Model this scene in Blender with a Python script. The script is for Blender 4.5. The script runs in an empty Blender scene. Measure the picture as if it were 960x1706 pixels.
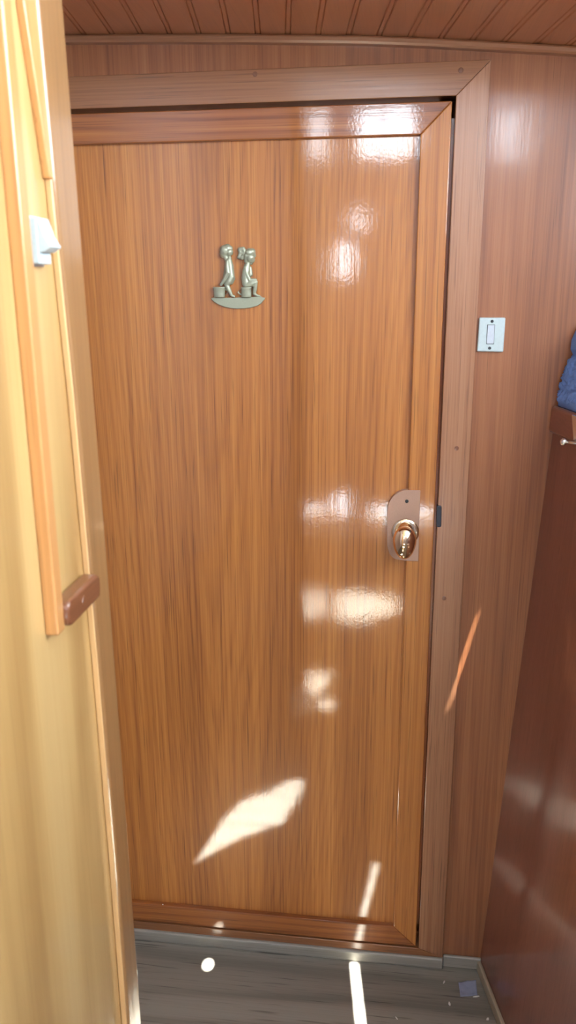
import bpy, bmesh, math, random
from mathutils import Vector, Matrix
from mathutils import noise as mnoise

random.seed(7)
C = bpy.context.scene.collection
# World axes: x to the right, y forward (bulkhead face at y = 0), z up, floor at z = 0, metres.

# ------------------------------------------------------------------ helpers
def link(name, bm, mat, parent=None, smooth=False):
    me = bpy.data.meshes.new(name)
    bmesh.ops.recalc_face_normals(bm, faces=bm.faces[:])
    bm.to_mesh(me); bm.free()
    if smooth:
        for p in me.polygons: p.use_smooth = True
    o = bpy.data.objects.new(name, me)
    C.objects.link(o)
    for m in (mat if isinstance(mat, (list, tuple)) else [mat]):
        me.materials.append(m)
    if parent:
        o.parent = parent
        o.matrix_parent_inverse = Matrix.Translation(-parent.location)
    return o

def empty(name, loc):
    o = bpy.data.objects.new(name, None); C.objects.link(o)
    o.location = loc; o.empty_display_size = .02
    return o

def tag(o, label=None, cat=None, group=None, kind=None):
    if label: o['label'] = label
    if cat: o['category'] = cat
    if group: o['group'] = group
    if kind: o['kind'] = kind
    return o

def bevel(bm, w, seg=2, angle=30):
    es = [e for e in bm.edges if len(e.link_faces) == 2 and e.calc_face_angle(0) > math.radians(angle)]
    bmesh.ops.bevel(bm, geom=es, offset=w, segments=seg, profile=.5, affect='EDGES', clamp_overlap=True)

def add_box(bm, x0, x1, y0, y1, z0, z1):
    v = [bm.verts.new((x, y, z)) for x in (x0, x1) for y in (y0, y1) for z in (z0, z1)]
    for f in ((0, 1, 3, 2), (4, 6, 7, 5), (0, 4, 5, 1), (2, 3, 7, 6), (0, 2, 6, 4), (1, 5, 7, 3)):
        bm.faces.new([v[i] for i in f])
    return v

def box(x0, x1, y0, y1, z0, z1, bev=0, seg=2):
    bm = bmesh.new(); add_box(bm, x0, x1, y0, y1, z0, z1)
    bmesh.ops.recalc_face_normals(bm, faces=bm.faces[:])
    if bev: bevel(bm, bev, seg)
    return bm

def prism(pts, ext, bev=0, seg=2):
    """closed polygon of 3-D points pushed along ext"""
    bm = bmesh.new(); ext = Vector(ext)
    a = [bm.verts.new(p) for p in pts]; b = [bm.verts.new(Vector(p) + ext) for p in pts]
    n = len(a)
    bm.faces.new(a); bm.faces.new(b[::-1])
    for i in range(n): bm.faces.new((a[i], b[i], b[(i + 1) % n], a[(i + 1) % n]))
    bmesh.ops.recalc_face_normals(bm, faces=bm.faces[:])
    if bev: bevel(bm, bev, seg)
    return bm

def add_lathe(bm, prof, org, axis, n=32):
    """prof = [(distance along axis, radius)]"""
    axis = Vector(axis).normalized(); org = Vector(org)
    u = axis.orthogonal().normalized(); w = axis.cross(u)
    rings = []
    for (h, r) in prof:
        if r < 1e-6: rings.append([bm.verts.new(org + axis * h)])
        else: rings.append([bm.verts.new(org + axis * h + (u * math.cos(2 * math.pi * k / n) + w * math.sin(2 * math.pi * k / n)) * r) for k in range(n)])
    for A, B in zip(rings, rings[1:]):
        for k in range(n):
            k2 = (k + 1) % n
            if len(A) == 1 and len(B) == 1: continue
            if len(A) == 1: bm.faces.new((A[0], B[k], B[k2]))
            elif len(B) == 1: bm.faces.new((A[k], B[0], A[k2]))
            else: bm.faces.new((A[k], B[k], B[k2], A[k2]))
    if len(rings[0]) > 1: bm.faces.new(rings[0][::-1])
    if len(rings[-1]) > 1: bm.faces.new(rings[-1])

def lathe(prof, org, axis, n=32):
    bm = bmesh.new(); add_lathe(bm, prof, org, axis, n); return bm

def rounded(pts, r, n=4):
    """round the corners of a 2-D polygon"""
    out = []
    m = len(pts)
    for i in range(m):
        p = Vector(pts[i]); a = Vector(pts[i - 1]); b = Vector(pts[(i + 1) % m])
        da = (a - p); db = (b - p)
        rr = min(r, da.length * .45, db.length * .45)
        s = p + da.normalized() * rr; e = p + db.normalized() * rr
        for k in range(n + 1):
            t = k / n
            out.append(tuple(s * (1 - t) ** 2 + p * 2 * t * (1 - t) + e * t * t))
    return out

# ------------------------------------------------------------------ materials
def nt(name):
    m = bpy.data.materials.new(name); m.use_nodes = True
    t = m.node_tree; t.nodes.clear()
    out = t.nodes.new('ShaderNodeOutputMaterial'); p = t.nodes.new('ShaderNodeBsdfPrincipled')
    t.links.new(p.outputs[0], out.inputs[0])
    return m, t, p

def plain(name, col, rough=.5, metal=0, coat=0, spec=.5, bump=0, bscale=200):
    m, t, p = nt(name)
    p.inputs['Roughness'].default_value = rough
    p.inputs['Metallic'].default_value = metal
    p.inputs['Coat Weight'].default_value = coat
    p.inputs['Specular IOR Level'].default_value = spec
    tc = t.nodes.new('ShaderNodeTexCoord')
    n = t.nodes.new('ShaderNodeTexNoise'); n.inputs['Scale'].default_value = bscale; n.inputs['Detail'].default_value = 3
    t.links.new(tc.outputs['Object'], n.inputs['Vector'])
    mx = t.nodes.new('ShaderNodeMix'); mx.data_type = 'RGBA'
    mx.inputs[6].default_value = (*[c * .9 for c in col], 1); mx.inputs[7].default_value = (*[min(1, c * 1.08) for c in col], 1)
    t.links.new(n.outputs['Fac'], mx.inputs[0]); t.links.new(mx.outputs[2], p.inputs['Base Color'])
    if bump:
        b = t.nodes.new('ShaderNodeBump'); b.inputs['Strength'].default_value = bump; b.inputs['Distance'].default_value = .001
        t.links.new(n.outputs['Fac'], b.inputs['Height']); t.links.new(b.outputs[0], p.inputs['Normal'])
    return m

def wood(name, dark, mid, light, along='Z', across='X', seed=0., cath=None, cath_amt=.35, fine=1., band=1.,
         coat=1., coat_rough=.07, rough=.5, bump=.12, pore=.6, wav=.5, coat_ior=1.6, scale=1., pore_w=520):
    m, t, p = nt(name)
    N = t.nodes.new; L = t.links.new
    tc = N('ShaderNodeTexCoord')
    mp0 = N('ShaderNodeMapping'); mp0.inputs['Location'].default_value = (seed * .37, seed * .61, seed * .83)
    L(tc.outputs['Object'], mp0.inputs['Vector'])
    ai = 'XYZ'.index(along); ci = 'XYZ'.index(across)
    def stretched(wide, longs, detail, rough_=.55, dist=0):
        mp = N('ShaderNodeMapping'); s = [wide * scale] * 3; s[ai] = longs * scale
        mp.inputs['Scale'].default_value = s
        L(mp0.outputs[0], mp.inputs['Vector'])
        n = N('ShaderNodeTexNoise'); n.inputs['Scale'].default_value = 1; n.inputs['Detail'].default_value = detail
        n.inputs['Roughness'].default_value = rough_; n.inputs['Distortion'].default_value = dist
        L(mp.outputs[0], n.inputs['Vector'])
        return n.outputs['Fac']
    def math_(op, a, b=None, clamp=False):
        n = N('ShaderNodeMath'); n.operation = op; n.use_clamp = clamp
        for i, v in enumerate((a, b)):
            if v is None: continue
            if isinstance(v, (int, float)): n.inputs[i].default_value = v
            else: L(v, n.inputs[i])
        return n.outputs[0]
    bands = stretched(13, .35, 3, .5)
    mids = stretched(85, .45, 3, .55)
    fines = stretched(300, 1.6, 4, .65)
    pores = stretched(pore_w, 7, 2, .5)
    fac = math_('ADD', math_('MULTIPLY', math_('SUBTRACT', bands, .5), .8 * band),
                math_('ADD', math_('MULTIPLY', math_('SUBTRACT', mids, .5), .42 * fine), math_('MULTIPLY', math_('SUBTRACT', fines, .5), .85 * fine)))
    if cath:
        x0, slope, freq, spread = cath     # flame figure: hyperbolas opening along the grain
        sx = N('ShaderNodeSeparateXYZ'); L(tc.outputs['Object'], sx.inputs[0])
        slow = stretched(5, .9, 2)
        u = math_('SUBTRACT', math_('ADD', sx.outputs[ci], math_('MULTIPLY', math_('SUBTRACT', slow, .5), .10)), x0)
        r = math_('SQRT', math_('ADD', math_('MULTIPLY', u, u), spread))
        ph = math_('ADD', math_('MULTIPLY', math_('ADD', r, math_('MULTIPLY', sx.outputs[ai], slope)), freq), math_('MULTIPLY', mids, 2.2))
        sn = math_('SINE', ph)
        sn = math_('MULTIPLY', math_('POWER', math_('ADD', math_('MULTIPLY', sn, .5), .5), 3.), -1)
        fac = math_('ADD', fac, math_('MULTIPLY', sn, cath_amt))
    fac = math_('ADD', fac, .5, True)
    cr = N('ShaderNodeValToRGB')
    e = cr.color_ramp.elements
    e[0].position = .08; e[0].color = (*dark, 1)
    e[1].position = .92; e[1].color = (*light, 1)
    k = cr.color_ramp.elements.new(.5); k.color = (*mid, 1)
    L(fac, cr.inputs[0])
    pr = N('ShaderNodeMapRange'); pr.inputs[1].default_value = .60; pr.inputs[2].default_value = .72
    pr.inputs[3].default_value = 1; pr.inputs[4].default_value = 1 - pore * .75
    L(pores, pr.inputs[0])
    mx = N('ShaderNodeMix'); mx.data_type = 'RGBA'; mx.blend_type = 'MULTIPLY'; mx.inputs[0].default_value = 1
    L(cr.outputs[0], mx.inputs[6]); L(pr.outputs[0], mx.inputs[7])
    L(mx.outputs[2], p.inputs['Base Color'])
    p.inputs['Roughness'].default_value = rough
    p.inputs['Specular IOR Level'].default_value = .3
    p.inputs['Coat Weight'].default_value = coat
    p.inputs['Coat Roughness'].default_value = coat_rough
    p.inputs['Coat IOR'].default_value = coat_ior
    if bump:
        gr = stretched(150, 7, 3, .6)
        wv = N('ShaderNodeTexNoise'); wv.inputs['Scale'].default_value = 9; wv.inputs['Detail'].default_value = 2
        L(mp0.outputs[0], wv.inputs['Vector'])
        orange = N('ShaderNodeTexNoise'); orange.inputs['Scale'].default_value = 190; orange.inputs['Detail'].default_value = 2
        L(mp0.outputs[0], orange.inputs['Vector'])
        h = math_('ADD', math_('MULTIPLY', gr, .45), math_('MULTIPLY', wv.outputs['Fac'], wav * 6))
        h = math_('ADD', h, math_('MULTIPLY', orange.outputs['Fac'], .35))
        h = math_('ADD', h, math_('MULTIPLY', pr.outputs[0], .12))
        b = N('ShaderNodeBump'); b.inputs['Strength'].default_value = bump; b.inputs['Distance'].default_value = .001
        L(h, b.inputs['Height']); L(b.outputs[0], p.inputs['Coat Normal']); L(b.outputs[0], p.inputs['Normal'])
    return m

TEAK = ((.21, .064, .013), (.42, .152, .030), (.61, .262, .060))
FRAME = ((.20, .078, .034), (.33, .145, .067), (.46, .225, .115))
MAHO = ((.12, .036, .024), (.195, .062, .042), (.265, .092, .060))
PALE = ((.34, .185, .060), (.52, .335, .130), (.62, .455, .215))
M = {}
M['door_panel'] = wood('door_panel_teak', *TEAK, cath=(-.335, -.055, 420, .0010), cath_amt=.09, seed=1)
M['stile'] = wood('door_stile_teak', *TEAK, seed=3)
M['rail'] = wood('door_rail_teak', *((.19, .052, .012), (.34, .112, .025), (.48, .19, .048)), along='X', across='Z', seed=5, cath=(1.5, .03, 300, .0004), cath_amt=.2)  # darker than the stiles: shade along the door top put into the colour
M['jamb'] = wood('frame_upright_teak', *FRAME, seed=8, coat_rough=.2, bump=.2)
M['header'] = wood('frame_header_teak', *((.155, .055, .018), (.255, .100, .036), (.355, .155, .060)), along='X', across='Z', seed=11, coat_rough=.2, bump=.2)  # darker than the uprights: shade near the ceiling put into the colour
M['bulkhead'] = wood('bulkhead_teak', *((.18, .061, .026), (.305, .113, .044), (.42, .175, .070)), seed=14, band=.75, cath=(.22, -.05, 200, .0015), cath_amt=.12, coat_rough=.12, pore=.4)
M['right'] = wood('right_panel_mahogany', *MAHO, across='Y', seed=17, fine=.55, band=.8, pore=.3, coat_rough=.12)
M['cap'] = wood('cap_mahogany', *MAHO, along='Y', across='Z', seed=19, fine=.5, pore=.2, coat_rough=.12)
M['ceiling'] = wood('ceiling_teak', *((.28, .105, .043), (.43, .175, .072), (.55, .25, .105)), along='Y', across='X', seed=21, fine=.5, band=.9, coat_rough=.3, bump=.1, pore=.25)
M['cove'] = wood('cove_teak', *FRAME, along='X', across='Z', seed=23, fine=.5, coat_rough=.25, bump=.1, pore=.3)
M['pale'] = wood('pale_veneer', *PALE, across='Y', seed=27, cath=(-1.12, -.05, 75, .004), cath_amt=.22, band=1.3, fine=.3, pore=.15, coat_rough=.07, bump=.06)
M['post'] = wood('post_trim_wood', *((.20, .095, .034), (.29, .150, .056), (.37, .22, .092)), across='Y', seed=31, fine=.5, pore=.3, coat_rough=.1, bump=.18)
M['batten'] = wood('batten_wood', *((.44, .20, .066), (.58, .285, .10), (.67, .38, .155)), across='Y', seed=33, fine=.7, pore=.3, coat_rough=.2, bump=.3)
M['lit_edge'] = wood('lit_edge_wood', *((.55, .32, .13), (.70, .44, .20), (.78, .54, .28)), across='X', seed=37, fine=.7, pore=.4, coat_rough=.25, bump=.3)  # paler than the post: strong light on its aft face put into the colour
M['button'] = wood('turn_button_wood', *((.10, .035, .016), (.17, .060, .024), (.23, .09, .037)), along='Y', across='Z', seed=35, fine=.5, coat_rough=.1)
M['floor'] = wood('floor_board', *((.16, .152, .128), (.265, .25, .212), (.33, .315, .268)), along='X', across='Y', seed=41, fine=.6, band=1.0, coat=.25, coat_rough=.35,
                  rough=.6, bump=.3, pore=.75, pore_w=170, wav=.1, cath=(-.09, .02, 120, .002), cath_amt=.3)
M['base'] = wood('floor_edge_strip', *((.20, .19, .16), (.33, .31, .27), (.42, .40, .35)), along='X', across='Z', seed=43, fine=.6, coat=.4, coat_rough=.3, pore=.4, bump=.2)
M['base_side'] = wood('floor_side_strip', *((.22, .19, .14), (.34, .29, .21), (.42, .37, .28)), along='Y', across='Z', seed=45, fine=.6, coat=.4, coat_rough=.3, pore=.4, bump=.2)
M['lock'] = plain('lock_cover_paint', (.46, .28, .20), .42, 0, 0, spec=.4, bump=.5, bscale=900)
M['brass'] = plain('polished_brass', (.93, .66, .42), .07, 1)
M['rosette'] = plain('rosette_brass', (.95, .80, .58), .12, 1)
M['dark_metal'] = plain('dark_strike_metal', (.05, .055, .07), .35, .6)
M['pewter'] = plain('pewter', (.37, .385, .28), .36, .35, bump=.15, bscale=500)
M['pewter_base'] = plain('pewter_base', (.36, .375, .27), .45, .3, bump=.1, bscale=600)
M['white'] = plain('white_plastic', (.50, .60, .62), .3)
M['rocker_white'] = plain('rocker_plastic', (.56, .62, .70), .25)
M['screw'] = plain('dark_screw', (.04, .045, .05), .45, .6)
M['gap'] = plain('switch_gap', (.03, .04, .045), .7)
M['chrome'] = plain('satin_silver', (.80, .82, .82), .22, 1)
M['towel'] = plain('blue_towel', (.17, .30, .68), .95, spec=.1, bump=.5, bscale=420)
M['scrap'] = plain('blue_grey_plastic', (.26, .30, .42), .25)
M['paper'] = plain('white_paper_bit', (.75, .75, .72), .8)
M['aft'] = plain('aft_wall_paint', (.48, .45, .50), .6)
M['sun_mask_roof'] = plain('roof_paint', (.55, .52, .48), .7)

# ------------------------------------------------------------------ ceiling line
def ceil_z(x):
    pts = ((-1.1, 1.878), (-.8, 1.875), (-.573, 1.8713), (-.4175, 1.8661), (-.2738, 1.8601), (-.0744, 1.8502), (.0229, 1.8432), (.1036, 1.836), (.2516, 1.8229), (.6, 1.785), (1.0, 1.73))
    for (a, za), (b, zb) in zip(pts, pts[1:]):
        if a <= x <= b: return za + (zb - za) * (x - a) / (b - a)
    return pts[0][1] if x < 0 else pts[-1][1]

# ------------------------------------------------------------------ setting: floor, bulkhead, ceiling, right panel
o = link('floor', box(-1.05, 1.0, -3.7, .06, -.03, 0), M['floor'])
tag(o, 'grey-brown wooden floor board with sun spots in front of the door', 'floor', kind='structure')

BY = .012                      # bulkhead face, behind the door frame
bm = bmesh.new()
for (x0, x1, z0, z1) in ((-1.05, -.652, 0, 2.0), (.087, 1.0, 0, 2.0), (-.652, .087, 1.757, 2.0), (-.652, .087, 0, .027)):
    add_box(bm, x0, x1, BY, .045, z0, z1)
o = link('wall_back', bm, M['bulkhead'])
tag(o, 'varnished teak bulkhead around the cabin door', 'wall', kind='structure')

# tongue-and-groove ceiling: planks 5 cm wide running aft, a double bead line at each joint
bm = bmesh.new()
xs = []
k0 = -.0453
for k in range(-20, 22):
    x = k0 + .05 * k
    xs += [(x - .0055, 0), (x - .0040, .0022), (x - .0025, .0004), (x + .0025, .0004), (x + .0040, .0022), (x + .0055, 0)]
prev = None
for (x, dz) in xs:
    col = []
    for y in (BY + .004, -.38):
        xx = x - .14 * (y - BY)
        z = ceil_z(xx) + dz
        col.append((bm.verts.new((xx, y, z)), bm.verts.new((xx, y, z + .02))))
    if prev:
        (a0, A0), (a1, A1) = prev; (b0, B0), (b1, B1) = col
        bm.faces.new((a0, b0, b1, a1)); bm.faces.new((A0, A1, B1, B0)); bm.faces.new((a1, b1, B1, A1)); bm.faces.new((a0, A0, B0, b0))
    prev = col
o = link('ceiling', bm, M['ceiling'])
tag(o, 'tongue-and-groove wooden ceiling with beaded joints', 'ceiling', kind='structure')

# cove strip under the ceiling
bm = bmesh.new(); prev = None
for i in range(60):
    x = -1.0 + 1.9 * i / 59
    zt = ceil_z(x) - .0006; h = .0125
    pr = [(x, BY, zt), (x, -.001, zt), (x, -.003, zt - .003), (x, -.003, zt - h + .004), (x, 0, zt - h + .0008), (x, BY, zt - h)]
    vs = [bm.verts.new(p) for p in pr]
    if prev:
        for a in range(6): bm.faces.new((prev[a], prev[(a + 1) % 6], vs[(a + 1) % 6], vs[a]))
    prev = vs
o = link('trim_1', bm, M['cove'])
tag(o, 'thin wooden strip where ceiling meets the bulkhead', 'trim', kind='structure')

# right panel: leans outward and flares towards the camera
def rp(t, n, z):
    """t aft along the panel from the bulkhead, n outboard from its face"""
    L_ = math.hypot(.2135, 1)
    dx, dy = .2135 / L_, -1 / L_
    return Vector((.2215 + .054 * (z - .035) + dx * t - dy * n, BY + dy * t + dx * n, z))
def rbox(t0, t1, n0, n1, z0, z1, bev=0, seg=2):
    bm = bmesh.new()
    v = [bm.verts.new(rp(t, n, z)) for t in (t0, t1) for n in (n0, n1) for z in (z0, z1)]
    for f in ((0, 1, 3, 2), (4, 6, 7, 5), (0, 4, 5, 1), (2, 3, 7, 6), (0, 2, 6, 4), (1, 5, 7, 3)): bm.faces.new([v[i] for i in f])
    bmesh.ops.recalc_face_normals(bm, faces=bm.faces[:])
    if bev: bevel(bm, bev, seg)
    return bm
o = link('wall_right', rbox(0, 1.6, 0, .022, 0, 1.1985), M['right'])
tag(o, 'dark glossy mahogany panel on the right, leaning outward', 'wall', kind='structure')
o = link('trim_2', rbox(0, 1.6, -.010, .05, 1.1985, 1.2465, .006, 3), M['cap'])
tag(o, 'rounded mahogany cap rail along the top of the right panel', 'trim', kind='structure')
bm = prism([rp(0, .05, 1.236), rp(1.6, .05, 1.236), Vector((.97, -1.56, 1.236)), Vector((.97, BY, 1.236))], (0, 0, -.02))
o = link('counter_top', bm, M['cap'])
tag(o, 'mahogany counter behind the cap rail on the right', 'counter', kind='structure')

# floor edge strips
o = link('baseboard_back', box(-.70, .139, -.006, .010, 0, .0275, .004, 3), M['base'])
tag(o, 'grey strip along the floor under the door frame', 'baseboard', kind='structure')
o = link('baseboard_corner', box(.1395, .2225, .004, BY, 0, .029, .003, 3), M['base'])
tag(o, 'short grey strip at the floor between door frame and right panel', 'baseboard', kind='structure')
o = link('baseboard_right', rbox(.004, 1.6, -.0085, 0, 0, .024, .003, 2), M['base_side'])
tag(o, 'pale brown strip along the foot of the right panel', 'baseboard', kind='structure')

# ------------------------------------------------------------------ door frame
fr = empty('trim_3', (-.28, BY, .027))
tag(fr, 'mitred teak frame around the closed door', 'door frame', kind='structure')
FX0, FX1, FZ0, FZ1 = -.705, .138, .0275, 1.8065
IX0, IX1, IZ0, IZ1 = -.652, .0848, .047, 1.7548
def face_poly(pts, y0, y1, bev=.0012):
    return prism([(x, y0, z) for x, z in pts], (0, y1 - y0, 0), bev, 2)
e_ = .0003
hd = link('header', face_poly([(FX0, FZ1), (FX1, FZ1), (IX1, IZ1 + e_), (IX0, IZ1 + e_)], 0, .055), M['header'], fr)
jr = link('jamb', face_poly([(FX1, FZ1 - e_), (FX1, FZ0), (IX1, IZ0), (IX1, IZ1)], 0, .055), M['jamb'], fr)
jl = link('jamb', face_poly([(FX0, FZ1 - e_), (FX0, FZ0), (IX0, IZ0), (IX0, IZ1)], 0, .055), M['jamb'], fr)
link('sill', face_poly([(FX0, FZ0), (FX1, FZ0), (IX1, IZ0 - e_), (IX0, IZ0 - e_)], 0, .055), M['header'], fr)
bm = bmesh.new()
add_box(bm, IX1 - .025, IX1 + .01, .050, .062, IZ0, IZ1 + .01); add_box(bm, IX0 - .01, IX0 + .025, .050, .062, IZ0, IZ1 + .01)
add_box(bm, IX0, IX1, .050, .062, IZ1 - .025, IZ1 + .01); add_box(bm, IX0, IX1, .050, .062, IZ0 - .01, IZ0 + .02)
link('door_stop', bm, M['jamb'], fr)
for (x, z, par) in ((-.2495, 1.8046, hd), (.0905, 1.7924, hd), (.1138, 1.1666, jr), (.1041, .8723, jr)):
    bm = lathe([(0, .0042), (.0001, .0042), (.0005, .0036), (.0007, 0)], (x, .0002, z - (.006 if z > 1.8 else 0)), (0, -1, 0), 20)
    p_ = link('wood_plug', bm, M['button'], fr)
# keep of the lock, let into the jamb
pts = rounded([(.0822, 1.0578), (.0915, 1.0578), (.0925, 1.0157), (.0832, 1.0157)], .004)
sk = link('strike_plate', face_poly(pts, -.003, .012, .0012), M['dark_metal'], fr)
tag(sk, 'dark metal strike plate on the frame beside the knob')

# ------------------------------------------------------------------ door
dr = empty('door_1', (-.28, .014, .049))
tag(dr, 'closed varnished teak door with framed flat panel and brass knob', 'door', kind='structure')
DX0, DX1, DZ0, DZ1 = -.647, .0790, .0492, 1.7478
PX0, PX1, PZ0, PZ1 = -.597, .0290, .0970, 1.6980
DY, DB, PY = .0015, .046, .0125
link('panel', box(PX0 - .012, PX1 + .012, PY, .024, PZ0 - .012, PZ1 + .012), M['door_panel'], dr)
tr = link('top_rail', face_poly([(DX0, DZ1), (DX1, DZ1), (PX1, PZ1), (PX0, PZ1)], DY, DB, .0018), M['rail'], dr)
br = link('bottom_rail', face_poly([(DX0, DZ0), (DX1, DZ0), (PX1, PZ0), (PX0, PZ0)], DY, DB, .0018), M['rail'], dr)
link('stile', face_poly([(DX1, DZ1), (DX1, DZ0), (PX1, PZ0), (PX1, PZ1)], DY, DB, .0018), M['stile'], dr)
link('stile', face_poly([(DX0, DZ1), (DX0, DZ0), (PX0, PZ0), (PX0, PZ1)], DY, DB, .0018), M['stile'], dr)

# lock cover and oval brass knob
pl = [(.0512, 1.0857), (.0522, .9462), (.030, .9462), (.012, .9487)]
for k in range(7):
    a = math.radians(200 + 0) ; t = k / 6
    pl.append((.012 - .020 * math.sin(t * math.pi / 2), .9487 + .036 * (1 - math.cos(t * math.pi / 2))))
for k in range(11):
    t = k / 10 * math.pi / 2
    pl.append((.027 - .0366 * math.cos(t), 1.0427 + .0430 * math.sin(t)))
lk = link('lock_cover', face_poly(pl, -.0015, .0125, .0009), M['lock'], dr)
tag(lk, 'smooth pinkish brown lock cover with one round corner')
sc = link('screw', lathe([(0, .0034), (.0006, .0034), (.0012, .0024), (.0013, 0)], (.0268, -.0014, 1.0645), (0, -1, 0), 20), M['screw'], lk)
KC = Vector((.0258, -.0015, 1.0045))
ro = link('rosette', lathe([(0, .0258), (.0015, .0262), (.0030, .0250), (.0042, .0215), (.0048, .016), (.0050, 0)], KC, (0, -1, 0), 48), M['rosette'], dr, True)
tag(ro, 'bright round brass rosette behind the knob')
bm = bmesh.new()
add_lathe(bm, [(.003, .0135), (.008, .0118), (.016, .0100), (.024, .0104), (.034, .012), (.036, 0)], KC, (0, -1, -.06), 32)
# oval bulb: vertical long axis, slightly pointed at the lower end
u_ = 40; v_ = 24
ctr = Vector((.0243, -.047, .9985)); rings = []
for j in range(v_ + 1):
    ph = math.pi * j / v_
    zz = math.cos(ph); rr = math.sin(ph)
    sq = 1 + .10 * zz
    zl = .0300 * zz * (1.0 if zz > 0 else 1.10)
    rings.append([bm.verts.new(ctr + Vector((.0212 * rr * sq * math.cos(2 * math.pi * k / u_), .0170 * rr * math.sin(2 * math.pi * k / u_), zl))) for k in range(u_)] if 0 < j < v_ else [bm.verts.new(ctr + Vector((0, 0, zl)))])
for A, B in zip(rings, rings[1:]):
    for k in range(u_):
        k2 = (k + 1) % u_
        if len(A) == 1: bm.faces.new((A[0], B[k], B[k2]))
        elif len(B) == 1: bm.faces.new((A[k], B[0], A[k2]))
        else: bm.faces.new((A[k], B[k], B[k2], A[k2]))
kn = link('door_knob', bm, M['brass'], dr, True)
tag(kn, 'polished oval brass knob')

# ------------------------------------------------------------------ pewter plaque on the door
PO = Vector((-.2885, PY, 1.466)); S = .0001485
def cp(X, Y, d=0): return Vector((PO.x + (X - 465) * S, PO.y - d * S, PO.z - (Y - 560) * S))
pq = empty('door_plaque', (PO.x, PY, PO.z - .05))
tag(pq, 'small pewter relief plaque of two children on potties, fixed to the door', 'plaque')
def blob(parts, name, mat, par, vox=.0007):
    """parts: capsule chains [(X, Y, depth, radius), ...] in plaque units, fused into one smooth relief"""
    bm = bmesh.new()
    for ch in parts:
        ch = [(cp(X, Y, d), r * S) for X, Y, d, r in ch]
        if len(ch) == 1: ch = [ch[0], (ch[0][0] + Vector((0, 0, 1e-4)), ch[0][1])]
        for (a, ra), (b, rb) in zip(ch, ch[1:]):
            ax = (b - a); L_ = ax.length
            prof = [(-ra * math.cos(i * math.pi / 12), ra * math.sin(i * math.pi / 12)) for i in range(0, 7)] + \
                   [(L_ + rb * math.sin(i * math.pi / 12), rb * math.cos(i * math.pi / 12)) for i in range(0, 7)]
            prof[0] = (prof[0][0], 0); prof[-1] = (prof[-1][0], 0)
            add_lathe(bm, prof, a, ax, 16)
    tmp = link(name, bm, mat)
    md = tmp.modifiers.new('r', 'REMESH'); md.mode = 'VOXEL'; md.voxel_size = vox
    sm = tmp.modifiers.new('s', 'SMOOTH'); sm.iterations = 3; sm.factor = .5
    bpy.context.view_layer.update()
    me = bpy.data.meshes.new_from_object(tmp.evaluated_get(bpy.context.evaluated_depsgraph_get()))
    bpy.data.objects.remove(tmp)
    for p in me.polygons: p.use_smooth = True
    # sit the relief on the door: nothing behind the panel face
    for v in me.vertices:
        if v.co.y > PY - .0002: v.co.y = PY - .0002
    o = bpy.data.objects.new(name, me); C.objects.link(o); o.parent = par
    o.matrix_parent_inverse = Matrix.Translation(-par.location)
    return o
top = [(128, 768), (160, 764), (420, 766), (640, 760), (745, 750), (770, 766), (800, 768)]
bot = [(790, 790), (765, 815), (752, 835), (700, 865), (620, 885), (540, 895), (455, 898), (370, 892), (290, 875), (220, 848), (165, 815), (135, 788)]
bs = link('base', prism([cp(X, Y, 3.4) for X, Y in top + bot], (0, -.0045, 0), .0012, 3), M['pewter_base'], pq)
boy = [
    [(362, 330, 28, 38), (372, 400, 30, 46), (378, 470, 30, 46), (386, 525, 30, 44)],       # trunk
    [(372, 300, 30, 24), (366, 335, 30, 28)],                                            # neck
    [(372, 232, 34, 48)], [(392, 250, 34, 24)],                                          # head and face
    [(345, 345, 46, 26), (345, 410, 56, 27), (352, 470, 58, 27), (310, 545, 54, 23), (262, 612, 46, 17)],   # near arm
    [(330, 350, 20, 22), (322, 440, 20, 24), (300, 540, 20, 20)],                        # far arm
    [(392, 520, 36, 40), (360, 575, 46, 40), (330, 612, 48, 31)],                          # thigh
    [(330, 612, 48, 30), (360, 680, 44, 28), (385, 730, 40, 19)],                          # shin
    [(385, 735, 38, 17), (418, 752, 34, 14)],                                            # foot
    [(402, 540, 20, 32), (384, 590, 20, 24)],
]
bo = blob(boy, 'boy', M['pewter'], pq)
hair = [[(320, 215, 36, 66)], [(350, 195, 40, 54)], [(300, 250, 34, 48)], [(285, 275, 30, 28)], [(380, 195, 40, 36)], [(310, 262, 34, 40), (330, 300, 34, 30), (332, 335, 32, 22)], [(392, 215, 36, 20)]]
h1 = blob(hair, 'hair', M['pewter'], bo)
girl = [
    [(585, 395, 30, 38), (575, 460, 32, 50), (565, 540, 32, 54), (572, 600, 32, 54)],
    [(600, 350, 30, 28), (590, 390, 30, 32)],
    [(625, 300, 34, 58)], [(648, 330, 36, 34)], [(640, 372, 34, 14)], [(676, 325, 32, 10)],
    [(570, 415, 50, 28), (585, 490, 60, 27), (618, 560, 60, 25), (690, 560, 54, 18)],
    [(620, 420, 20, 22), (628, 500, 18, 22)],
    [(575, 612, 40, 46), (640, 600, 48, 38), (688, 585, 46, 28)],
    [(688, 585, 46, 27), (680, 660, 40, 26), (668, 715, 38, 20)],
    [(668, 722, 36, 18), (705, 742, 34, 14), (735, 750, 30, 11)],
]
gi = blob(girl, 'girl', M['pewter'], pq)
gh = [[(615, 245, 40, 52)], [(650, 235, 36, 42)], [(590, 285, 40, 44), (575, 340, 36, 26)], [(672, 262, 32, 24), (682, 285, 30, 14)],
      [(615, 262, 52, 32), (600, 320, 48, 22)]]
blob(gh, 'hair', M['pewter'], gi)
bow = [[(500, 205, 36, 26), (540, 200, 36, 28), (562, 235, 36, 26), (555, 275, 34, 26), (530, 300, 36, 28), (490, 295, 34, 24), (505, 250, 36, 20), (500, 205, 36, 22)], [(505, 250, 44, 14), (545, 240, 44, 14)]]
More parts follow.
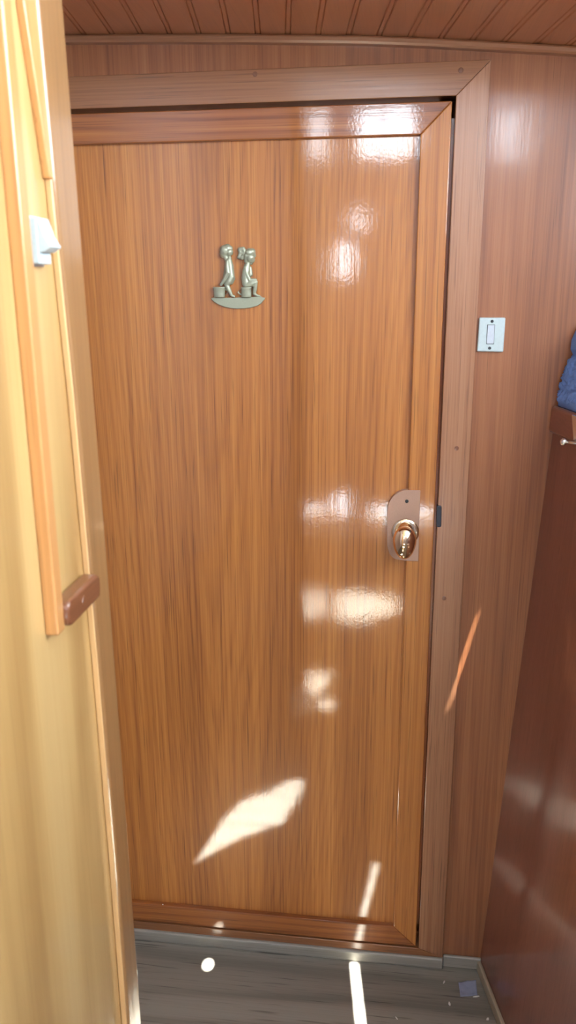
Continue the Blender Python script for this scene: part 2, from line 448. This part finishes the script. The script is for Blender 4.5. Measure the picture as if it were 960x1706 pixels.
blob(bow, 'hair_bow', M['pewter'], gi)
def pot(cx, y0, y1, r0, r1):
    bm = bmesh.new()
    a = cp(cx, y1, 20); L_ = (y1 - y0) * S
    add_lathe(bm, [(0, r1 * S * .92), (.05 * L_, r1 * S), (.3 * L_, r1 * S * 1.02), (.85 * L_, r0 * S * .98), (.90 * L_, r0 * S * 1.06), (L_, r0 * S * 1.06), (L_ + .0003, r0 * S * .9), (L_ * .8, r0 * S * .8), (L_ * .8, 0)], a, (0, 0, 1), 32)
    for v in bm.verts:
        v.co.y = PY - .0003 + (v.co.y - PY) * .6 - .004
        v.co.y = min(v.co.y, PY - .0002)
    return bm
def pot_handle(y0, y1, hx):
    bm = bmesh.new()
    N_ = 14; prev = None
    for i in range(N_ + 1):
        t = math.pi * i / N_
        c = cp(hx[0] + (hx[1] - hx[0]) * math.sin(t), y0 + 22 + (y1 - y0 - 50) * (i / N_), 36)
        ring = [bm.verts.new(c + Vector((math.cos(q) * 9 * S, math.sin(q) * 9 * S, 0)) + Vector((0, 0, math.cos(q) * 4 * S))) for q in [2 * math.pi * k / 8 for k in range(8)]]
        if not prev: bm.faces.new(ring[::-1])
        if prev:
            for k in range(8): bm.faces.new((prev[k], prev[(k + 1) % 8], ring[(k + 1) % 8], ring[k]))
        prev = ring
    bm.faces.new(prev)
    return bm
pt = link('potty', pot(236, 640, 762, 74, 68), M['pewter'], pq, True)
link('handle', pot_handle(640, 762, (300, 345)), M['pewter'], pt, True)
pt = link('potty', pot(572, 645, 762, 62, 62), M['pewter'], pq, True)
link('handle', pot_handle(645, 762, (515, 468)), M['pewter'], pt, True)

# ------------------------------------------------------------------ wall switch right of the frame
sw = empty('light_switch', (.164, BY, 1.37))
tag(sw, 'square white light switch on the bulkhead right of the door frame', 'light switch')
cpv = [(.1423, 1.3995), (.1874, 1.3994), (.1872, 1.3402), (.1413, 1.3409)]
bm = prism([(x, BY, z) for x, z in cpv], (0, -.007, 0), .0022, 3)
link('cover_plate', bm, M['white'], sw)
rx0, rx1, rz0, rz1 = .1573, .1692, 1.3548, 1.3868
bm = bmesh.new()
add_box(bm, rx0 - .0008, rx1 + .0008, BY - .0074, BY - .006, rz0 - .0010, rz1 + .0008)
link('rocker_surround', bm, M['gap'], sw)
bm = prism([(rx0, BY - .006, rz0), (rx0, BY - .0085, rz0), (rx0, BY - .0095, rz1), (rx0, BY - .006, rz1)], (rx1 - rx0, 0, 0), .0005, 2)
link('rocker', bm, M['rocker_white'], sw)
for z, x in ((1.3932, .1646), (1.3470, .1630)):
    link('screw', lathe([(0, .0027), (.0008, .0027), (.0012, .0018), (.0012, 0)], (x, BY - .0068, z), (0, -1, 0), 18), M['screw'], sw)

# ------------------------------------------------------------------ left partition and its fittings
XP = -.2672
o = link('wall_left', box(-.297, XP, -1.72, -.8105, 0, 2.30), M['pale'])
tag(o, 'pale sunlit veneer partition close by on the left', 'wall', kind='structure')
o = link('trim_4', prism([(-.300, y, z) for y, z in ((-.843, 0), (-.843, .6), (-.8445, .9), (-.849, 1.13), (-.857, 1.37), (-.866, 1.5), (-.8735, 1.65), (-.90, 2.3),
      (-.840, 2.3), (-.8245, 1.65), (-.820, 1.45), (-.8125, 1.2), (-.8095, 1.0), (-.806, .6), (-.806, 0))], (XP + .0079 + .300, 0, 0), .0030, 3), M['post'])
tag(o, 'rounded wooden edge trim down the end of the left partition', 'trim', kind='structure')
lp = [(-.8445, .002), (-.8445, .6), (-.846, .9), (-.8505, 1.13), (-.8585, 1.37), (-.8675, 1.5), (-.875, 1.65), (-.9015, 2.29)]  # thin strip added to carry the bright post edge in its colour
lit_strip = link('lit_edge', prism([(XP + .0003, y, z) for y, z in lp] + [(XP + .0003, y + .004, z) for y, z in lp[::-1]], (.0052, 0, 0), .0006, 1), M['lit_edge'], o)
tag(lit_strip, 'pale strip facing the cabin, light on the post edge put into its colour')
o = link('trim_5', box(XP, XP + .0108, -.938, -.924, 1.193, 2.30, .0016, 3), M['batten'])
tag(o, 'narrow upright batten on the left partition ending above its middle', 'trim', kind='structure')
def slant(y, z, w=.0185):
    return [(XP, y, z)]
bm = prism([(XP, -.8725, 1.535), (XP, -.852, 1.533), (XP, -.852, 1.60), (XP, -.905, 1.83), (XP, -.93, 1.83)], (.0064, 0, 0), .0014, 3)
o = link('trim_6', bm, M['batten'])
tag(o, 'slanting wooden strip high on the left partition beside the edge trim', 'trim', kind='structure')

tb = empty('turn_button', (XP, -.888, 1.204))
tag(tb, 'dark brown wooden turn button between batten and edge trim, left partition', 'turn button')
prof = rounded([(-.926, 1.194), (-.926, 1.216), (-.8535, 1.2165), (-.8535, 1.194)], .009, 5)
link('bar', prism([(XP + .0005, y, z) for y, z in prof], (.0150, 0, 0), .003, 3), M['button'], tb)
link('wood_plug', lathe([(0, .0045), (.0006, .0042), (.0009, 0)], (XP + .0153, -.893, 1.205), (1, 0, 0), 20), M['button'], tb)

ls = empty('rocker_switch', (XP, -.9, 1.489))
tag(ls, 'small white rocker switch jutting from the left partition between two battens', 'switch')
link('flange', box(XP, XP + .0022, -.912, -.886, 1.4715, 1.5065, .0008, 2), M['rocker_white'], ls)
link('body', box(XP + .0022, XP + .0085, -.910, -.888, 1.4730, 1.5050, .0008, 2), M['white'], ls)
wp = [(.0080, 1.5050), (.0090, 1.5048), (.0105, 1.5005), (.0130, 1.4925), (.0172, 1.4855), (.0172, 1.4845), (.0120, 1.4812), (.0080, 1.4810)]
link('rocker', prism([(XP + a, -.909, z) for a, z in wp], (0, .020, 0), .0005, 2), M['white'], ls)

# ------------------------------------------------------------------ blue towel on the cap rail
def towel():
    sec = [(.004, 1.2472), (.004, 1.262), (.006, 1.285), (.009, 1.305), (.015, 1.325), (.0185, 1.337), (.0125, 1.346), (.012, 1.362), (.017, 1.378),
           (.028, 1.392), (.05, 1.402), (.085, 1.405), (.12, 1.395), (.145, 1.365), (.155, 1.32), (.157, 1.27), (.157, 1.2472)]
    # resample
    P = [Vector(p) for p in sec]; pts = []
    for a, b in zip(P, P[1:]):
        n = max(1, int((b - a).length / .0018))
        pts += [a.lerp(b, i / n) for i in range(n)]
    pts.append(P[-1])
    bm = bmesh.new(); rows = []; nt_ = 120
    for j in range(nt_ + 1):
        t = .003 + .21 * j / nt_
        row = []
        edge = min(j, nt_ - j) / nt_
        sh = 1 - .10 * max(0, 1 - edge / .05) ** 2
        for (n, z) in pts:
            nn = .08 + (n - .08) * sh; zz = 1.2472 + (z - 1.2472) * (1 - .03 * (1 - sh) * 10)
            p = rp(t, nn - .010 + .0035, zz); row.append(bm.verts.new(p))
        rows.append(row)
    for A, B in zip(rows, rows[1:]):
        for i in range(len(A) - 1): bm.faces.new((A[i], A[i + 1], B[i + 1], B[i]))
    bm.faces.new(rows[0]); bm.faces.new(rows[-1][::-1])
    for A, B in zip(rows, rows[1:]): bm.faces.new((A[0], B[0], B[-1], A[-1]))
    bmesh.ops.recalc_face_normals(bm, faces=bm.faces[:])
    bm.normal_update()
    moves = []
    for v in bm.verts:
        c = v.co; z = c.z
        amp = max(0, min(1, (1.336 - z) / .01)) * min(1, max(0, (z - 1.249) / .01))
        a = mnoise.noise(Vector((c.x * 110, c.y * 75, c.z * 130)) + mnoise.noise_vector(c * 60) * 1.3)
        rid = 1 - abs(a) * 2.2
        moves.append(v.normal * (rid * .0055 * amp + mnoise.noise(c * 40) * .0012 * (1 if z > 1.25 else 0)))
    for v, m in zip(bm.verts, moves): v.co += m
    for v in bm.verts: v.co.z = max(v.co.z, 1.2470)
    return bm
o = link('towel', towel(), M['towel'], smooth=True)
tag(o, 'crumpled blue towel heaped on the cap rail of the right panel', 'towel')

lt = empty('cabinet_latch', rp(.12, -.010, 1.22))
tag(lt, 'silver latch with ball-ended lever on the right cap rail below the towel', 'latch')
def rpoly(pts, n0, n1, bev=0):
    A = [rp(t, n0, z) for t, z in pts]
    return prism(A, rp(0, n1, 1.2) - rp(0, n0, 1.2), bev, 2)
link('plate', rpoly([(.098, 1.2445), (.165, 1.2445), (.165, 1.203), (.120, 1.203)], -.0102, -.0140, .0008), M['chrome'], lt)
ball = Vector((.2825, -.100, 1.2005)); root = rp(.165, -.012, 1.206)
d = (root - ball)
link('rod', lathe([(0, .0026), (.02, .0023), (d.length, .0023)], ball, d, 16), M['chrome'], lt, True)
link('ball_end', lathe([(-.0064 * math.cos(i * math.pi / 16), .0064 * math.sin(i * math.pi / 16) if 0 < i < 16 else 0) for i in range(17)], ball, d, 24), M['chrome'], lt, True)

# ------------------------------------------------------------------ litter on the floor
def scrap():
    bm = bmesh.new(); n = 14; rows = []
    cs = [Vector((.1712, -.0365, 0)), Vector((.2085, -.031, 0)), Vector((.2090, -.0660, 0)), Vector((.1730, -.0735, 0))]
    for i in range(n + 1):
        row = []
        for j in range(n + 1):
            a = i / n; b = j / n
            p = cs[0].lerp(cs[1], a).lerp(cs[3].lerp(cs[2], a), b)
            z = .0012 + .006 * a * (1 - b) ** 2 + .002 * (mnoise.noise(Vector((a * 3, b * 3, 4))) + .5) + .005 * max(0, b - .8) * a
            row.append(bm.verts.new((p.x, p.y, max(.0008, z))))
        rows.append(row)
    for A, B in zip(rows, rows[1:]):
        for i in range(n): bm.faces.new((A[i], A[i + 1], B[i + 1], B[i]))
    r = bmesh.ops.extrude_face_region(bm, geom=bm.faces[:])
    for v in r['geom']:
        if isinstance(v, bmesh.types.BMVert): v.co.z -= .0007
    return bm
o = link('plastic_scrap', scrap(), M['scrap'], smooth=True)
tag(o, 'crumpled blue-grey plastic scrap on the floor in the right corner', 'scrap')
def crumb(loc, sx, sy, sz, rz, name, label):
    bm = bmesh.new()
    bmesh.ops.create_icosphere(bm, subdivisions=2, radius=1)
    for v in bm.verts:
        v.co *= 1 + .35 * mnoise.noise(v.co * 1.7 + Vector(loc) * 90)
        v.co = Vector((v.co.x * sx, v.co.y * sy, v.co.z * sz))
    zmin = min(v.co.z for v in bm.verts)
    for v in bm.verts: v.co.z -= zmin
    bmesh.ops.rotate(bm, verts=bm.verts[:], cent=(0, 0, 0), matrix=Matrix.Rotation(rz, 3, 'Z'))
    o = link(name, bm, M['paper']); o.location = loc
    return tag(o, label, 'crumb', 'white crumbs around the foot of the door')
crumb((.1405, -.0389, 0), .0016, .0048, .0012, -.4, 'paper_crumb', 'thin pale paper crumb on the floor left of the plastic scrap')
crumb((.1488, -.0934, 0), .0022, .0050, .0016, .1, 'paper_crumb', 'white paper crumb in front of the plastic scrap')
crumb((.2247, -.1220, 0), .0026, .0036, .0020, -.6, 'paper_crumb', 'bright white crumb beside the strip at the right panel foot')
crumb((.0389, -.1423, 0), .0012, .0042, .0010, .6, 'paper_crumb', 'faint sliver of paper on the floor right of the sun streak')
crumb((.2060, -.0685, 0), .0075, .0014, .0016, .25, 'paper_crumb', 'curled white shaving at the right edge of the plastic scrap')
crumb((-.4930, .0030, .0969), .0016, .0012, .0014, .2, 'paper_crumb', 'tiny white crumb on the ledge of the door bottom rail')

# ------------------------------------------------------------------ the cabin behind the camera: walls, openings and a gapped sheet placed for the light
def wall_holes(axis, pos, thick, u0, u1, z0, z1, holes):
    us = sorted({u0, u1, *[h[0] for h in holes], *[h[1] for h in holes]}); zs = sorted({z0, z1, *[h[2] for h in holes], *[h[3] for h in holes]})
    bm = bmesh.new()
    for a, b in zip(us, us[1:]):
        for c, d in zip(zs, zs[1:]):
            um, zm = (a + b) / 2, (c + d) / 2
            if any(h[0] < um < h[1] and h[2] < zm < h[3] for h in holes): continue
            if axis == 'y': add_box(bm, a, b, pos - thick, pos, c, d)
            else: add_box(bm, pos, pos + thick, a, b, c, d)
    return bm
RS = 3.6; kx = (1.5 + RS) / 4.1
def R(x0, x1, z0, z1): return (x0 * kx, x1 * kx, 1.457 + (z0 - 1.457) * kx, 1.457 + (z1 - 1.457) * kx)
REAR = [R(-.205, -.09, 2.04, 2.24), R(-.075, .048, 2.03, 2.24), R(-.228, -.165, 1.725, 1.79), R(-.31, -.235, 1.48, 1.65),
        R(-.30, -.23, .30, .41), R(-.11, .215, .225, .345), R(.43, .53, 2.02, 2.21)]  # windows behind the door highlights; the low two added to make theirs
o = link('wall_rear', wall_holes('y', -RS, .03, -1.05, 1.0, 0, 2.55, REAR), M['aft'])
tag(o, 'aft cabin wall behind the camera, small openings placed for the door highlights', 'wall', kind='structure')
LIGHT_OPENING = [(-2.9, -.70, 1.60, 2.50)]  # added unseen opening, main light for partition and door
o = link('wall_right_aft', wall_holes('x', .97, .03, -RS, .05, 0, 2.55, LIGHT_OPENING), M['aft'])
tag(o, 'hull side on the right with an added long opening as main light', 'wall', kind='structure')
LW = []
o = link('wall_left_aft', wall_holes('x', -1.05, .03, -RS, .05, 0, 2.55, LW), M['aft'])
tag(o, 'hull side on the left behind the partition', 'wall', kind='structure')
cl = [-1.05 + 2.02 * i / 24 for i in range(25)]
bm = prism([(x, -.376, ceil_z(x - .05) + .004) for x in cl] + [(.97, -.376, 2.55), (-1.05, -.376, 2.55)], (0, -.012, 0))
o = link('wall_over', bm, M['aft'])
tag(o, 'upright board above the low ceiling edge', 'wall', kind='structure')

SUN = Vector((-.30, .50, -1.10)).normalized()
ZR = 2.55
def up(p):
    p = Vector(p); t = (p.z - ZR) / SUN.z
    q = p - SUN * t
    return (q.x, q.y)
gaps = []  # added gaps, shaped to throw the sun patches on floor and wall
gaps.append([up((-.3775 + .0085 * math.cos(a), -.0545 + .013 * math.sin(a), 0)) for a in [2 * math.pi * k / 12 for k in range(12)]])
gaps.append([up(p) for p in ((-.0605, -.012, 0), (-.0490, -.012, 0), (-.0080, -.30, 0), (-.0210, -.30, 0))])
leaf = [(-.249, .644), (-.241, .62), (-.257, .533), (-.279, .435), (-.339, .391), (-.383, .358), (-.421, .317), (-.488, .243), (-.461, .349), (-.451, .427), (-.413, .514), (-.335, .582), (-.280, .640)]
gaps.append([up((x, -s, 0)) for x, s in leaf])
gaps.append([up(p) for p in ((.1716, BY, .8405), (.1720, BY, .8395), (.1440, BY, .7205), (.1210, 0, .6295), (.1206, 0, .6305), (.1430, BY, .7215))])
wedge = [(-.255, 2.235), (-.115, 2.251), (.045, 2.151), (.045, 2.04), (-.128, 1.881), (-.236, 1.902)]
gaps.append([up((x, -s, 0)) for x, s in wedge])
gaps.append([up((x, -s, 0)) for x, s in ((-.313, 1.362), (-.214, 1.374), (-.226, 1.298), (-.249, 1.178), (-.285, 1.196))])
gaps.append([up((x, -s, 0)) for x, s in ((-.246, 1.148), (-.246, 1.085), (-.19, 1.085), (-.19, 1.148))])
bm = bmesh.new(); edges = []
for loop in [[(-2.4, -4.1), (2.4, -4.1), (2.4, .06), (-2.4, .06)]] + gaps:  # sheet oversized to keep direct sun off the wall openings
    vs = [bm.verts.new((x, y, ZR)) for x, y in loop]
    edges += [bm.edges.new((vs[i], vs[(i + 1) % len(vs)])) for i in range(len(vs))]
bmesh.ops.triangle_fill(bm, use_beauty=True, use_dissolve=False, edges=edges)
r = bmesh.ops.extrude_face_region(bm, geom=bm.faces[:])
for v in r['geom']:
    if isinstance(v, bmesh.types.BMVert): v.co.z += .001
o = link('sun_mask_roof', bm, M['sun_mask_roof'])
tag(o, 'thin unseen sheet overhead, its gaps cut to shape the sunbeams', 'sun_mask_roof', kind='structure')

# ------------------------------------------------------------------ light
W = bpy.data.worlds.new('sky'); bpy.context.scene.world = W; W.use_nodes = True
bg = W.node_tree.nodes['Background']; bg.inputs[0].default_value = (.80, .90, 1.0, 1); bg.inputs[1].default_value = 22
s = bpy.data.lights.new('sun', 'SUN'); s.energy = 205; s.angle = .0055; s.color = (1, .985, .92)
so = bpy.data.objects.new('sun', s); C.objects.link(so); so.rotation_euler = SUN.to_track_quat('-Z', 'Y').to_euler()
def portal(name, loc, rot, sx, sy):
    a = bpy.data.lights.new(name, 'AREA'); a.shape = 'RECTANGLE'; a.size = sx; a.size_y = sy
    a.cycles.is_portal = True
    ob = bpy.data.objects.new(name, a); C.objects.link(ob); ob.location = loc; ob.rotation_euler = rot
for h in LIGHT_OPENING: portal('opening_portal', (1.0, (h[0] + h[1]) / 2, (h[2] + h[3]) / 2), (0, math.pi / 2, 0), h[3] - h[2], h[1] - h[0])
for h in LW: portal('opening_portal', (-1.05, (h[0] + h[1]) / 2, (h[2] + h[3]) / 2), (0, -math.pi / 2, 0), h[3] - h[2], h[1] - h[0])
for h in REAR: portal('opening_portal', ((h[0] + h[1]) / 2, -RS - .03, (h[2] + h[3]) / 2), (math.pi / 2, 0, 0), h[1] - h[0], h[3] - h[2])

# ------------------------------------------------------------------ camera
f, p, rl, yw = 1360.81, .271113, -.0066644, .1316215
Rv = Vector((math.cos(yw), math.sin(yw), 0)); Fh = Vector((-math.sin(yw), math.cos(yw), 0)); Z = Vector((0, 0, 1))
F = math.cos(p) * Fh - math.sin(p) * Z; U = math.sin(p) * Fh + math.cos(p) * Z
right = math.cos(rl) * Rv + math.sin(rl) * U; upv = -math.sin(rl) * Rv + math.cos(rl) * U
cam = bpy.data.cameras.new('camera'); co = bpy.data.objects.new('camera', cam); C.objects.link(co)
m = Matrix.Identity(4)
for i in range(3): m[i][0], m[i][1], m[i][2] = right[i], upv[i], -F[i]
m[0][3], m[1][3], m[2][3] = 0, -1.5, 1.457
co.matrix_world = m
cam.sensor_fit = 'VERTICAL'; cam.sensor_height = 36; cam.lens = f * 36 / 1706; cam.clip_start = .01
cam.dof.use_dof = True; cam.dof.focus_distance = 1.62; cam.dof.aperture_fstop = 9
bpy.context.scene.camera = co

sce = bpy.context.scene
sce.view_settings.view_transform = 'Standard'; sce.view_settings.look = 'None'
sce.view_settings.gamma = 1; sce.view_settings.use_curve_mapping = False
sce.view_settings.exposure = .13
sce.cycles.use_denoising = True
sce.cycles.max_bounces = 10; sce.cycles.diffuse_bounces = 5; sce.cycles.glossy_bounces = 6
sce.cycles.sample_clamp_indirect = 30
sce.cycles.caustics_reflective = False; sce.cycles.caustics_refractive = False
